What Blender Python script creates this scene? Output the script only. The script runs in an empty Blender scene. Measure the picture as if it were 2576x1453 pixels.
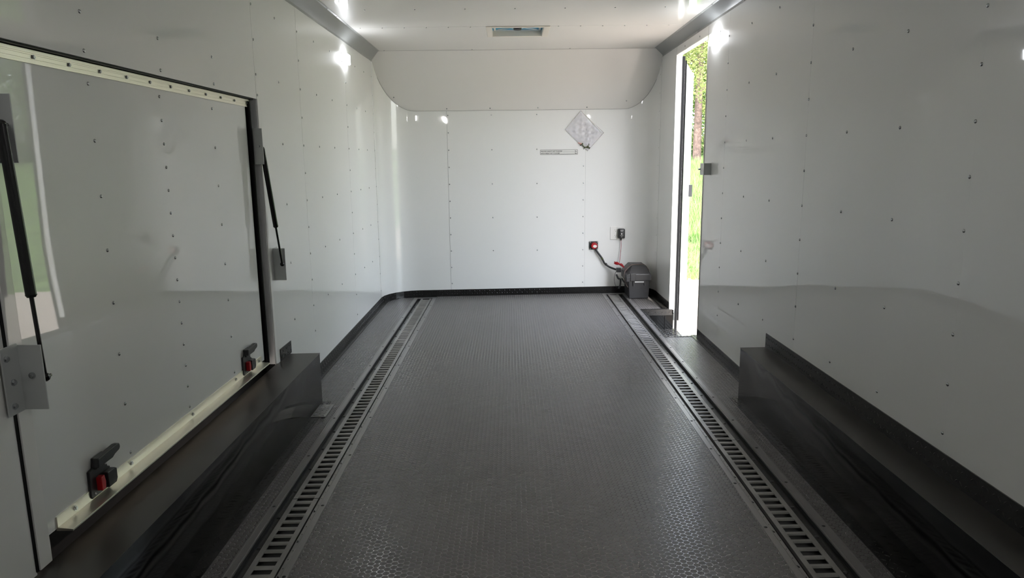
import bpy, bmesh, math, random
from mathutils import Vector, Matrix
random.seed(7)
S = bpy.context.scene
C = S.collection
# ------------------------------------------------------------------ camera, sky, sun, exposure
XL, XR, D = -1.14, 1.275, 6.35          # left wall, right wall, front wall
ZC, ZW = 2.09, 2.03                     # ceiling, top of the side walls
def camera():
    cd = bpy.data.cameras.new('camera'); co = bpy.data.objects.new('camera', cd); C.objects.link(co)
    cd.sensor_width = 36; cd.lens = 1765 / 2576 * 36; cd.clip_start = .02; cd.clip_end = 500
    p, yaw, roll = .1819, .0009, .01076
    f = Vector((math.sin(yaw) * math.cos(p), math.cos(yaw) * math.cos(p), -math.sin(p)))
    r = Vector((math.cos(yaw), -math.sin(yaw), 0)); u = r.cross(f)
    c, s = math.cos(roll), math.sin(roll)
    r2 = c * r - s * u; u2 = c * u + s * r
    co.matrix_world = Matrix(((r2.x, u2.x, -f.x, 0), (r2.y, u2.y, -f.y, 0), (r2.z, u2.z, -f.z, 1.2), (0, 0, 0, 1)))
    S.camera = co
camera()
W = bpy.data.worlds.new('sky'); S.world = W; W.use_nodes = True
wn = W.node_tree.nodes; wl = W.node_tree.links
sky = wn.new('ShaderNodeTexSky'); sky.sky_type = 'NISHITA'; sky.sun_disc = False
sky.sun_elevation = math.radians(58); sky.sun_rotation = math.radians(190); sky.dust_density = 2.5
hs = wn.new('ShaderNodeHueSaturation'); hs.inputs['Saturation'].default_value = .45; wl.new(sky.outputs[0], hs.inputs['Color'])
wl.new(hs.outputs[0], wn['Background'].inputs[0]); wn['Background'].inputs[1].default_value = 2.5
sd = bpy.data.lights.new('sun', 'SUN'); sd.energy = 7; sd.angle = math.radians(.6); sd.color = (1, .95, .86)
so = bpy.data.objects.new('sun', sd); C.objects.link(so); so.location = (3, -6, 12)
so.rotation_euler = Vector((-.07, .62, -1)).to_track_quat('-Z', 'Y').to_euler()
LED_POWER = 38
S.view_settings.view_transform = 'Standard'; S.view_settings.look = 'None'
S.view_settings.gamma = 1; S.view_settings.exposure = -.1; S.view_settings.use_curve_mapping = False

# ------------------------------------------------------------------ materials
MATS = {}
def mat(name, col, rough=.5, metal=0, coat=0, coat_rough=.03, wave=0, wave_scale=1.3, fine=0, fine_scale=60,
        emit=0, spec=.5, vary=0, vary_scale=3):
    m = bpy.data.materials.new(name); m.use_nodes = True; n = m.node_tree.nodes; l = m.node_tree.links
    b = n['Principled BSDF']; c4 = (*col, 1)
    b.inputs['Base Color'].default_value = c4; b.inputs['Roughness'].default_value = rough
    b.inputs['Metallic'].default_value = metal; b.inputs['Coat Weight'].default_value = coat
    b.inputs['Coat Roughness'].default_value = coat_rough; b.inputs['Specular IOR Level'].default_value = spec
    tc = n.new('ShaderNodeTexCoord'); nrm = None
    def bump(scale, dist, prev, detail=1):
        t = n.new('ShaderNodeTexNoise'); t.inputs['Scale'].default_value = scale; t.inputs['Detail'].default_value = detail
        l.new(tc.outputs['Object'], t.inputs['Vector'])
        k = n.new('ShaderNodeBump'); k.inputs['Distance'].default_value = dist; k.inputs['Strength'].default_value = 1
        l.new(t.outputs[0], k.inputs['Height'])
        if prev: l.new(prev, k.inputs['Normal'])
        return k.outputs[0]
    if wave: nrm = bump(wave_scale, wave, nrm)
    if fine: nrm = bump(fine_scale, fine, nrm, 3)
    if nrm:
        l.new(nrm, b.inputs['Normal']); l.new(nrm, b.inputs['Coat Normal'])
    if vary:
        t = n.new('ShaderNodeTexNoise'); t.inputs['Scale'].default_value = vary_scale; t.inputs['Detail'].default_value = 5
        l.new(tc.outputs['Object'], t.inputs['Vector'])
        r = n.new('ShaderNodeValToRGB'); l.new(t.outputs[0], r.inputs[0])
        r.color_ramp.elements[0].position = .35; r.color_ramp.elements[1].position = .65
        r.color_ramp.elements[0].color = tuple(min(1, x * (1 - vary)) for x in col) + (1,)
        r.color_ramp.elements[1].color = tuple(min(1, x * (1 + vary)) for x in col) + (1,)
        l.new(r.outputs[0], b.inputs['Base Color'])
    if emit:
        b.inputs['Emission Color'].default_value = c4; b.inputs['Emission Strength'].default_value = emit
    MATS[name] = m; return m
mat('white_wall', (.80, .805, .785), .38, coat=.75, coat_rough=.025, wave=.008, wave_scale=1.25)
mat('white_ceiling', (.80, .79, .76), .4, coat=.6, coat_rough=.05, wave=.008, wave_scale=1.1)
mat('white_door', (.77, .775, .76), .36, coat=.75, coat_rough=.02, wave=.007, wave_scale=1.1)
mat('white_trim', (.78, .78, .76), .35, coat=.3)
mat('grey_cove', (.27, .28, .275), .35, coat=.2, wave=.002, wave_scale=4)
mat('grey_jamb', (.33, .35, .35), .35)
mat('reveal_grey', (.80, .81, .82), .4)
mat('aluminium', (.80, .77, .66), .34, metal=.85, fine=.0002, fine_scale=90)
mat('zinc', (.50, .52, .52), .4, metal=.2, vary=.1)
mat('screw_steel', (.50, .52, .53), .22, metal=.9)
mat('black_seal', (.004, .004, .0045), .5, spec=.15)
mat('black_gloss', (.003, .003, .003), .10, spec=.16, wave=.004, wave_scale=4)
mat('black_satin_sheen', (.026, .023, .020), .34, spec=.45, wave=.002, wave_scale=4)  # lighter than the box sides: reflected wall put into the colour
mat('black_plate', (.013, .0125, .012), .22, spec=.45, fine=.0006, fine_scale=160)
mat('black_strut', (.008, .008, .009), .18)
mat('black_plastic', (.020, .020, .022), .38, fine=.0003, fine_scale=300)
mat('track_steel', (.26, .255, .245), .32, metal=.45, fine=.0002, fine_scale=40, vary=.2, vary_scale=9)
mat('trim_steel', (.24, .232, .228), .30, metal=.45, fine=.0002, fine_scale=40)
mat('floor_pan', (.010, .010, .010), .5)
mat('dark_screw', (.03, .03, .03), .35, metal=.6)
mat('red_plastic', (.42, .006, .012), .3, coat=.3)
mat('white_plastic', (.78, .77, .74), .3)
mat('beige_plastic', (.78, .74, .66), .35)
mat('blue_lid', (.02, .30, .46), .4)
mat('cable_black', (.012, .012, .013), .4)
mat('cable_red', (.28, .03, .03), .4)
mat('brown_strap', (.09, .055, .045), .6)
mat('ink', (.02, .02, .022), .5)
mat('paper', (.72, .72, .69), .35)
mat('grey_label', (.45, .45, .44), .4)
mat('olive_metal', (.07, .08, .04), .3, metal=.7)
mat('pink_plastic', (.75, .42, .38), .35)
mat('bark', (.10, .065, .055), .9, fine=.03, fine_scale=12, vary=.4, vary_scale=6)
mat('gravel', (.43, .37, .31), .95, fine=.02, fine_scale=40, vary=.3, vary_scale=25)
mat('turf', (.10, .17, .04), .95, fine=.03, fine_scale=20, vary=.3, vary_scale=4)
mat('blade', (.12, .21, .05), .7, vary=.4, vary_scale=2)
mat('led_lens', (.93, .95, 1.0), .3, emit=LED_POWER)
mat('led_lens_fill', (1.0, .98, .96), .3, emit=LED_POWER * 3)  # stronger glow for the added rear fill lights only
def leaf_mat(name, a, b2):
    m = bpy.data.materials.new(name); m.use_nodes = True; n = m.node_tree.nodes; l = m.node_tree.links
    b = n['Principled BSDF']; b.inputs['Roughness'].default_value = .6
    g = n.new('ShaderNodeNewGeometry'); r = n.new('ShaderNodeValToRGB')
    r.color_ramp.elements[0].color = (*a, 1); r.color_ramp.elements[1].color = (*b2, 1)
    l.new(g.outputs['Random Per Island'], r.inputs[0]); l.new(r.outputs[0], b.inputs['Base Color'])
    tr = n.new('ShaderNodeBsdfTranslucent'); l.new(r.outputs[0], tr.inputs[0])
    mx = n.new('ShaderNodeMixShader'); mx.inputs[0].default_value = .4
    l.new(b.outputs[0], mx.inputs[1]); l.new(tr.outputs[0], mx.inputs[2]); l.new(mx.outputs[0], n['Material Output'].inputs[0])
    MATS[name] = m
leaf_mat('leaves', (.12, .16, .05), (.48, .50, .22))
leaf_mat('leaves_dark', (.05, .11, .03), (.20, .32, .08))
def coin_mat():
    m = bpy.data.materials.new('coin_rubber'); m.use_nodes = True; n = m.node_tree.nodes; l = m.node_tree.links
    b = n['Principled BSDF']; tc = n.new('ShaderNodeTexCoord')
    A = .0212; SX = A * math.sqrt(3)
    def M(op, a, c=None, d=None):
        k = n.new('ShaderNodeMath'); k.operation = op
        for i, v in enumerate((a, c, d)):
            if v is None: continue
            if isinstance(v, (int, float)): k.inputs[i].default_value = v
            else: l.new(v, k.inputs[i])
        return k.outputs[0]
    sep = n.new('ShaderNodeSeparateXYZ'); l.new(tc.outputs['Object'], sep.inputs[0])
    def cell(off):
        x = M('ADD', M('DIVIDE', sep.outputs[0], SX), off); y = M('ADD', M('DIVIDE', sep.outputs[1], A), off)
        x = M('MULTIPLY', M('SUBTRACT', M('FRACT', x), .5), SX); y = M('MULTIPLY', M('SUBTRACT', M('FRACT', y), .5), A)
        return M('SQRT', M('ADD', M('MULTIPLY', x, x), M('MULTIPLY', y, y)))
    d = M('MINIMUM', cell(0), cell(.5))
    def ramp(lo, hi, src):
        k = n.new('ShaderNodeMapRange'); k.interpolation_type = 'SMOOTHSTEP'; l.new(src, k.inputs[0])
        k.inputs[1].default_value = lo; k.inputs[2].default_value = hi; k.inputs[3].default_value = 1; k.inputs[4].default_value = 0
        return k.outputs[0]
    top = ramp(.0086, .0100, d)
    t = n.new('ShaderNodeTexNoise'); t.inputs['Scale'].default_value = 1.7; t.inputs['Detail'].default_value = 6; l.new(tc.outputs['Object'], t.inputs['Vector'])
    f = n.new('ShaderNodeTexNoise'); f.inputs['Scale'].default_value = 260; l.new(tc.outputs['Object'], f.inputs['Vector'])
    r = n.new('ShaderNodeMapRange'); l.new(top, r.inputs[0]); r.inputs[3].default_value = .19; r.inputs[4].default_value = .42
    l.new(M('ADD', r.outputs[0], M('MULTIPLY', M('SUBTRACT', t.outputs[0], .5), .12)), b.inputs['Roughness'])
    cr = n.new('ShaderNodeValToRGB'); l.new(t.outputs[0], cr.inputs[0])
    cr.color_ramp.elements[0].position = .3; cr.color_ramp.elements[0].color = (.098, .092, .091, 1)
    cr.color_ramp.elements[1].position = .75; cr.color_ramp.elements[1].color = (.135, .127, .125, 1)
    l.new(cr.outputs[0], b.inputs['Base Color'])
    sp = n.new('ShaderNodeMapRange'); l.new(top, sp.inputs[0]); sp.inputs[3].default_value = 1.0; sp.inputs[4].default_value = .6; l.new(sp.outputs[0], b.inputs['Specular IOR Level'])
    k = n.new('ShaderNodeBump'); k.inputs['Distance'].default_value = .0019; k.inputs['Strength'].default_value = 1
    l.new(M('ADD', top, M('MULTIPLY', f.outputs[0], .12)), k.inputs['Height']); l.new(k.outputs[0], b.inputs['Normal'])
    MATS['coin_rubber'] = m
coin_mat()
def lid_mat():
    m = MATS['blue_lid']; n = m.node_tree.nodes; l = m.node_tree.links
    tr = n.new('ShaderNodeBsdfTranslucent'); tr.inputs[0].default_value = (.05, .32, .42, 1)
    mx = n.new('ShaderNodeMixShader'); mx.inputs[0].default_value = .13
    l.new(n['Principled BSDF'].outputs[0], mx.inputs[1]); l.new(tr.outputs[0], mx.inputs[2]); l.new(mx.outputs[0], n['Material Output'].inputs[0])
lid_mat()
def bag_mat():
    m = bpy.data.materials.new('clear_bag'); m.use_nodes = True; n = m.node_tree.nodes; l = m.node_tree.links
    b = n['Principled BSDF']; b.inputs['Base Color'].default_value = (.86, .85, .88, 1); b.inputs['Roughness'].default_value = .11
    b.inputs['Alpha'].default_value = .42; b.inputs['Specular IOR Level'].default_value = .8
    MATS['clear_bag'] = m
bag_mat()

# ------------------------------------------------------------------ mesh helpers
def tag(o, label=None, cat=None, group=None, kind=None):
    for k, v in (('label', label), ('category', cat), ('group', group), ('kind', kind)):
        if v: o[k] = v
    return o
class MB:
    def __init__(s): s.v = []; s.f = []
    def face(s, pts):
        i = len(s.v); s.v += [tuple(p) for p in pts]; s.f.append(tuple(range(i, i + len(pts))))
    def box(s, x0, x1, y0, y1, z0, z1, b=0):
        x0, x1 = sorted((x0, x1)); y0, y1 = sorted((y0, y1)); z0, z1 = sorted((z0, z1))
        if b:
            bm = bmesh.new(); bmesh.ops.create_cube(bm, size=1)
            for v in bm.verts: v.co = Vector(((x0 + x1) / 2 + v.co.x * (x1 - x0), (y0 + y1) / 2 + v.co.y * (y1 - y0), (z0 + z1) / 2 + v.co.z * (z1 - z0)))
            bmesh.ops.bevel(bm, geom=bm.edges[:], offset=b, segments=2, affect='EDGES', profile=.5)
            s.bm(bm); return s
        i = len(s.v)
        s.v += [(x, y, z) for z in (z0, z1) for y in (y0, y1) for x in (x0, x1)]
        s.f += [tuple(i + k for k in q) for q in ((0, 2, 3, 1), (4, 5, 7, 6), (0, 1, 5, 4), (2, 6, 7, 3), (0, 4, 6, 2), (1, 3, 7, 5))]
        return s
    def bm(s, bm):
        bm.verts.index_update(); i = len(s.v)
        s.v += [tuple(v.co) for v in bm.verts]; s.f += [tuple(i + v.index for v in f.verts) for f in bm.faces]; bm.free()
    def cyl(s, a, b, r, r2=None, n=14, caps=True):
        a = Vector(a); b = Vector(b); r2 = r if r2 is None else r2
        d = (b - a).normalized(); u = d.orthogonal().normalized(); w = d.cross(u); i = len(s.v)
        for p, q in ((a, r), (b, r2)):
            s.v += [tuple(p + (u * math.cos(t) + w * math.sin(t)) * q) for t in [2 * math.pi * k / n for k in range(n)]]
        s.f += [(i + k, i + (k + 1) % n, i + n + (k + 1) % n, i + n + k) for k in range(n)]
        if caps: s.f += [tuple(i + k for k in range(n))[::-1], tuple(i + n + k for k in range(n))]
        return s
    def tube(s, pts, r, n=8):
        pts = [Vector(p) for p in pts]; i = len(s.v); u = None
        for k, p in enumerate(pts):
            d = (pts[min(k + 1, len(pts) - 1)] - pts[max(k - 1, 0)]).normalized()
            u = d.orthogonal().normalized() if u is None else (u - d * u.dot(d)).normalized()
            w = d.cross(u); s.v += [tuple(p + (u * math.cos(t) + w * math.sin(t)) * r) for t in [2 * math.pi * j / n for j in range(n)]]
        for k in range(len(pts) - 1):
            for j in range(n): s.f.append((i + k * n + j, i + k * n + (j + 1) % n, i + (k + 1) * n + (j + 1) % n, i + (k + 1) * n + j))
        s.f += [tuple(i + k for k in range(n))[::-1], tuple(i + (len(pts) - 1) * n + k for k in range(n))]
        return s
    def prism(s, poly, axis, a, b):
        """poly: 2-D outline in the two other axes (in order), extruded along axis from a to b"""
        def P(u, v, w): return {0: (w, u, v), 1: (u, w, v), 2: (u, v, w)}[axis]
        i = len(s.v); n = len(poly)
        s.v += [P(u, v, a) for u, v in poly] + [P(u, v, b) for u, v in poly]
        s.f += [tuple(range(i, i + n))[::-1], tuple(range(i + n, i + 2 * n))]
        s.f += [(i + k, i + (k + 1) % n, i + n + (k + 1) % n, i + n + k) for k in range(n)]
        return s
    def sphere(s, c, r, sc=(1, 1, 1), n=10):
        bm = bmesh.new(); bmesh.ops.create_uvsphere(bm, u_segments=n, v_segments=max(4, n // 2), radius=r)
        for v in bm.verts: v.co = Vector((v.co.x * sc[0], v.co.y * sc[1], v.co.z * sc[2])) + Vector(c)
        s.bm(bm); return s
    def lozenges(s, o, u, v, lu, lv, p=.024, h=.0016, ln=.0085, wd=.0028):
        """raised tread bars on the rectangle o + a*u + b*v, alternating diagonals"""
        o, u, v = Vector(o), Vector(u).normalized(), Vector(v).normalized(); nn = u.cross(v)
        nu, nv = max(1, int(lu / p)), max(1, int(lv / p))
        for a in range(nu):
            for b in range(nv):
                c = o + u * (a + .5) * lu / nu + v * (b + .5) * lv / nv
                sg = 1 if (a + b) % 2 else -1
                t = (u + v * sg).normalized(); w = nn.cross(t); i = len(s.v)
                for q in (t * ln, w * wd, -t * ln, -w * wd): s.v.append(tuple(c + q))
                s.v.append(tuple(c + nn * h + t * ln * .5)); s.v.append(tuple(c + nn * h - t * ln * .5))
                s.f += [(i, i + 1, i + 4), (i + 1, i + 2, i + 5, i + 4), (i + 2, i + 3, i + 5), (i + 3, i, i + 4, i + 5)]
        return s
    def build(s, name, m, parent=None, smooth=False, tilt=False, bevel=0, loc=None, autos=False):
        me = bpy.data.meshes.new(name)
        vs = [(x, y, z + (TILT * (x - XR) if tilt else 0)) for x, y, z in s.v]
        if parent is not None:
            o0 = parent.location if parent.parent is None else parent.location + parent.parent.location
            vs = [(x - o0.x, y - o0.y, z - o0.z) for x, y, z in vs]
        elif loc is not None: vs = [(x - loc[0], y - loc[1], z - loc[2]) for x, y, z in vs]
        me.from_pydata(vs, [], s.f)
        bm = bmesh.new(); bm.from_mesh(me)
        if smooth: bmesh.ops.remove_doubles(bm, verts=bm.verts, dist=1e-6)
        bmesh.ops.recalc_face_normals(bm, faces=bm.faces); bm.to_mesh(me); bm.free()
        if smooth:
            me.shade_smooth()
            if autos: me.set_sharp_from_angle(angle=math.radians(35))
        me.materials.append(MATS[m])
        o = bpy.data.objects.new(name, me); C.objects.link(o)
        if parent is not None: o.parent = parent
        elif loc is not None: o.location = loc
        if bevel:
            k = o.modifiers.new('bevel', 'BEVEL'); k.width = bevel; k.segments = 2; k.limit_method = 'ANGLE'
        return o
TILT = .0105        # the floor falls a little towards the left wall
def fz(x): return TILT * (x - XR)
def thing(name, loc, label, cat, group=None, kind=None):
    o = bpy.data.objects.new(name, None); o.empty_display_size = .05; C.objects.link(o); o.location = loc
    return tag(o, label, cat, group, kind)
def part_copy(src, parent, loc=None, rot=None):
    c = src.copy(); C.objects.link(c)
    if parent is not None: c.parent = parent
    if loc is not None: c.location = loc
    if rot is not None: c.rotation_euler = rot
    return c
SCREW = {}
def screw_mesh(r=.0062, h=.0035, m='screw_steel'):
    key = (r, h, m)
    if key not in SCREW:
        bm = bmesh.new(); me = bpy.data.meshes.new('screw')
        n = 10; rings = [(r, 0), (r * .95, h * .45), (r * .6, h * .85), (0, h)]
        prev = [bm.verts.new((math.cos(2 * math.pi * k / n) * r, math.sin(2 * math.pi * k / n) * r, 0)) for k in range(n)]
        for rr, z in rings[1:-1]:
            cur = [bm.verts.new((math.cos(2 * math.pi * k / n) * rr, math.sin(2 * math.pi * k / n) * rr, z)) for k in range(n)]
            for k in range(n): bm.faces.new((prev[k], prev[(k + 1) % n], cur[(k + 1) % n], cur[k]))
            prev = cur
        t = bm.verts.new((0, 0, h))
        for k in range(n): bm.faces.new((prev[k], prev[(k + 1) % n], t))
        bm.to_mesh(me); bm.free(); me.shade_smooth(); me.materials.append(MATS[m]); SCREW[key] = me
    return SCREW[key]
def screws(parent, pts, nrm, r=.0062, h=.0035, m='screw_steel', name='screw'):
    me = screw_mesh(r, h, m); q = Vector(nrm).to_track_quat('Z', 'Y').to_euler()
    base = Vector(parent.location)
    if parent.parent: base += parent.parent.location
    for p in pts:
        o = bpy.data.objects.new(name, me); C.objects.link(o); o.parent = parent
        o.location = Vector(p) - base; o.rotation_euler = q
def hexmesh(r, h, m):
    key = ('hex', r, h, m)
    if key not in SCREW:
        b = MB(); b.cyl((0, 0, 0), (0, 0, h * .35), r * 1.35, n=16); b.cyl((0, 0, h * .35), (0, 0, h), r, r * .92, n=6)
        me = bpy.data.meshes.new('bolt'); me.from_pydata(b.v, [], b.f); me.materials.append(MATS[m]); SCREW[key] = me
    return SCREW[key]
def bolts(parent, pts, nrm, r=.006, h=.006, m='screw_steel', name='bolt'):
    me = hexmesh(r, h, m); q = Vector(nrm).to_track_quat('Z', 'Y').to_euler()
    base = Vector(parent.location)
    if parent.parent: base += parent.parent.location
    for p in pts:
        o = bpy.data.objects.new(name, me); C.objects.link(o); o.parent = parent
        o.location = Vector(p) - base; o.rotation_euler = q
ZR = [.09 + .15 * k for k in range(13)]            # the rows the wall screws sit on: .09 ... 1.89

# ------------------------------------------------------------------ side walls
YB = -1.5           # rear of the trailer, behind the camera
G = .0011           # half a panel gap
def wall_left():
    b = MB(); t = .012
    def pn(y0, y1, z0, z1): b.box(XL - t, XL, y0 + G, y1 - G, z0, z1)
    pn(YB, 1.53, -.03, ZW)
    pn(1.53, 3.27, 1.482, ZW)
    pn(3.27, 3.95, 1.482, ZW); pn(3.292, 3.95, -.03, 1.482)
    for a, c in ((3.95, 5.06), (5.06, 6.04)): pn(a, c, -.03, ZW)
    o = b.build('wall_left', 'white_wall'); tag(o, 'glossy white panelled left side wall with rows of screws', 'wall', kind='structure')
    k = MB()
    k.box(XL - .06, XL - t, YB, 1.53, -.03, ZW + .1); k.box(XL - .06, XL - t, 1.53, 3.30, 1.49, ZW + .1)
    k.box(XL - .06, XL - t, 3.30, 6.06, -.03, ZW + .1); k.box(XL - .075, XL - .062, 1.4, 3.4, .15, 1.6)
    k.build('wall_framing', 'black_seal', o)
    k = MB(); k.box(XL - .002, XL + .0006, 6.034, 6.0365, 0, 2.02); k.build('panel_seam', 'black_seal', o)
    P = []
    for y in (3.95, 5.06, 6.02): P += [(XL, y + .012, z) for z in ZR if not (y < 4 and z < .2)]
    for y in (3.60, 4.29, 4.66, 5.40, 5.72): P += [(XL, y, z) for z in ZR[2::2] if z > .2] + [(XL, y, 1.89)] * 0
    P += [(XL, 3.282, z) for z in (1.28, 1.5, 1.59, 1.74, 1.89)]
    P += [(XL, y, z) for y in (1.97, 2.39, 2.81) for z in (1.5, 1.6)]
    P = [(x, y, z) for x, y, z in P]
    screws(o, P, (1, 0, 0), r=.0058)
    return o
wl_ = wall_left()
Y0, Y1, ZD = 4.69, 5.55, 1.968       # the side doorway
def wall_right():
    b = MB(); t = .012
    def pn(y0, y1, z0, z1): b.box(XR, XR + t, y0 + G, y1 - G, z0, z1)
    for a, c in ((YB, .8), (.8, 1.961), (1.959, 3.0805), (3.0795, 4.2455), (4.2445, Y0)): pn(a, c, -.03, ZW)
    pn(Y0, Y1, ZD + .003, ZW); pn(Y1, 6.13, -.03, ZW)
    o = b.build('wall_right', 'white_wall'); tag(o, 'glossy white panelled right side wall around the open doorway', 'wall', kind='structure')
    k = MB(); e = XR + .038
    k.box(XR + t, e, YB, Y0 - .004, -.03, ZW + .1); k.box(XR + t, e, Y0 - .004, Y1 + .004, ZD + .004, ZW + .1); k.box(XR + t, e, Y1 + .004, 6.15, -.03, ZW + .1)
    k.build('wall_framing', 'white_trim', o)
    k = MB(); k.box(XR - .0006, XR + .002, 6.078, 6.0805, 0, 2.03); k.box(XR - .0004, XR + .002, Y1 - .0008, Y1 + .0008, ZD, 2.03); k.box(XR - .0004, XR + .002, Y0 - .0008, Y0 + .0008, ZD, 2.03); k.build('panel_seam', 'grey_cove', o)
    P = []
    for y in (1.967, 3.08, 4.245, 6.115): P += [(XR, y, z) for z in ZR if z > (.3 if y < 4 else .15)]
    for y in (2.345, 2.712, 3.475, 3.86): P += [(XR, y, z) for z in ZR[2::2]] + ([(XR, y, 1.89)] if y > 3.4 else [])
    P = list(dict.fromkeys(P)) + [(XR, y, 1.995) for y in (4.9, 5.3)]
    screws(o, P, (-1, 0, 0), r=.0058)
    return o
wr_ = wall_right()

# front wall: flat, with rounded corners, cut at the top by the sloping panel
RL, RR = .31, .27
KS = (ZC - 1.63) / (D - 6.02)
def plan():
    pts = []
    for k in range(13):
        t = math.pi / 2 * k / 12; pts.append((XL + RL - RL * math.cos(t), D - RL + RL * math.sin(t)))
    for k in range(1, 20): pts.append((XL + RL + (XR - RR - XL - RL) * k / 20, D))
    for k in range(13):
        t = math.pi / 2 * (1 - k / 12); pts.append((XR - RR + RR * math.cos(t), D - RR + RR * math.sin(t)))
    return pts
PL = plan()
def ztop(y): return min(ZC, 1.63 + (D - y) * KS)
def wall_front():
    b = MB()
    for (xa, ya), (xb, yb) in zip(PL, PL[1:]):
        for k in range(4):
            za, zb = [(-.03 + (ztop(y) + .03) * k / 4, -.03 + (ztop(y) + .03) * (k + 1) / 4) for y in (ya, yb)]
            b.face([(xa, ya, za[0]), (xb, yb, zb[0]), (xb, yb, zb[1]), (xa, ya, za[1])])
    o = b.build('wall_front', 'white_wall', smooth=True); tag(o, 'glossy white front wall with rounded corners', 'wall', kind='structure')
    s = MB()
    for (xa, ya), (xb, yb) in zip(PL, PL[1:]):
        s.face([(xa, ya, ztop(ya)), (xb, yb, ztop(yb)), (xb, 6.02, ZC), (xa, 6.02, ZC)] if min(ya, yb) > 6.03 else [(xa, max(ya, 6.02), ztop(ya)), (xb, max(yb, 6.02), ztop(yb)), ((xa + xb) / 2, 6.019, ZC)])
    p = s.build('sloping_panel', 'white_ceiling', o); p['label'] = 'sloping white panel under the ceiling'
    sm = MB()
    n = len(PL)
    L = [(x, y - .0015, ztop(y) - .001) for x, y in PL[3:-3]]
    sm.tube(L, .0012, 4)
    for x, w in ((-.553, .0009), (.672, .0004)): sm.box(x - w, x + w, D - .001, D + .004, -.0, 1.628)
    sm.box(XL + .004, XR - .004, 6.018, 6.0215, ZC - .0012, ZC + .001)
    sm.build('panel_seam', 'grey_cove', o)
    P = [(-.543, D, z) for z in ZR[:11]] + [(.655, D, z) for z in ZR[:11]] + [(x, D, z) for x in (-.16, .24) for z in ZR[2:11:2]]
    screws(o, P, (0, -1, 0), r=.0058)
    nn = Vector((0, -KS, -1)).normalized()
    screws(o, [(x, D - .012, 1.63 + .012 * KS) for x in (-.55, -.17, .25, .68)] + [(1.02, 6.303, 1.63 + .047 * KS), (-1.0, 6.27, 1.63 + .08 * KS)], nn, r=.006)
wall_front()
def rear():
    b = MB(); b.box(XL - .03, XR + .03, YB - .03, YB, -.03, ZC + .05)
    o = b.build('wall_rear', 'white_wall'); tag(o, 'closed white rear ramp door behind the viewer', 'wall', kind='structure')
rear()
VX0, VX1, VY0, VY1 = -.118, .243, 5.03, 5.36     # roof vent hole
def ceiling():
    b = MB()
    xs = [XL - .06, VX0, VX1, XR + .06]; ys = [YB - .05, VY0, VY1, 6.5]
    for i in range(3):
        for j in range(3):
            if i == 1 and j == 1: continue
            b.box(xs[i], xs[i + 1], ys[j], ys[j + 1], ZC, ZC + .03)
    o = b.build('ceiling', 'white_ceiling', smooth=True, autos=True); tag(o, 'glossy white ceiling with rows of screws', 'ceiling', kind='structure')
    s = MB()
    for y in (3.87, 5.0): s.box(XL + .07, XR - .07, y - .0009, y + .0009, ZC - .0006, ZC)
    s.build('panel_seam', 'white_trim', o)
    P = [(-.86 + .3 * k, 4.43, ZC) for k in range(7)] + [(-1.01 + .15 * k, 5.01, ZC) for k in range(15) if not -.2 < -1.01 + .15 * k < .32]
    P += [(-1.02, 6.0, ZC), (-.3, 5.99, ZC), (.5, 5.99, ZC)]
    screws(o, P, (0, 0, -1), r=.0055)
ceiling()
def coves():
    for nm, x, sg, zz, yend, lab in (('trim_1', XL, 1, 2.025, 6.13, 'grey angled metal cove trim where left wall meets ceiling'), ('trim_2', XR, -1, 2.040, 6.18, 'grey angled metal cove trim where right wall meets ceiling')):
        w = .066
        b = MB(); pr = [(x + sg * .0015, zz - .012), (x + sg * .003, zz), (x + sg * w, ZC - .003), (x + sg * (w + .013), ZC - .0015), (x + sg * (w + .013), ZC + .001), (x - sg * .001, ZC + .001), (x - sg * .001, zz - .012)]
        # the profile runs the whole length, its end is cut slanting against the corner
        n = len(pr); i = len(b.v)
        b.v += [(u, YB, v) for u, v in pr] + [(u, yend - .10 * min(1, abs(u - x) / w), v) for u, v in pr]
        b.f += [tuple(range(n)), tuple(range(n, 2 * n))[::-1]] + [(k, (k + 1) % n, n + (k + 1) % n, n + k) for k in range(n)]
        o = b.build(nm, 'grey_cove'); tag(o, lab, 'cove trim', kind='structure')
        screws(o, [(x + sg * (w + .006), y, ZC - .0015) for y in (3.3, 3.65, 4.0, 4.37, 4.60, 4.87, 5.26, 5.6, 5.88)], (0, 0, -1), r=.0045, m='grey_label')
        screws(o, [(x + sg * .0015, y, zz - .006) for y in (3.3, 3.65, 4.0, 4.3, 4.61, 4.96, 5.33, 5.68, 5.92)], (sg, 0, 0), r=.0045, m='grey_label')
coves()

# ------------------------------------------------------------------ floor
WX0, WX1, WY0, WY1 = 1.06, XR, 4.67, 5.53        # step well
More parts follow.
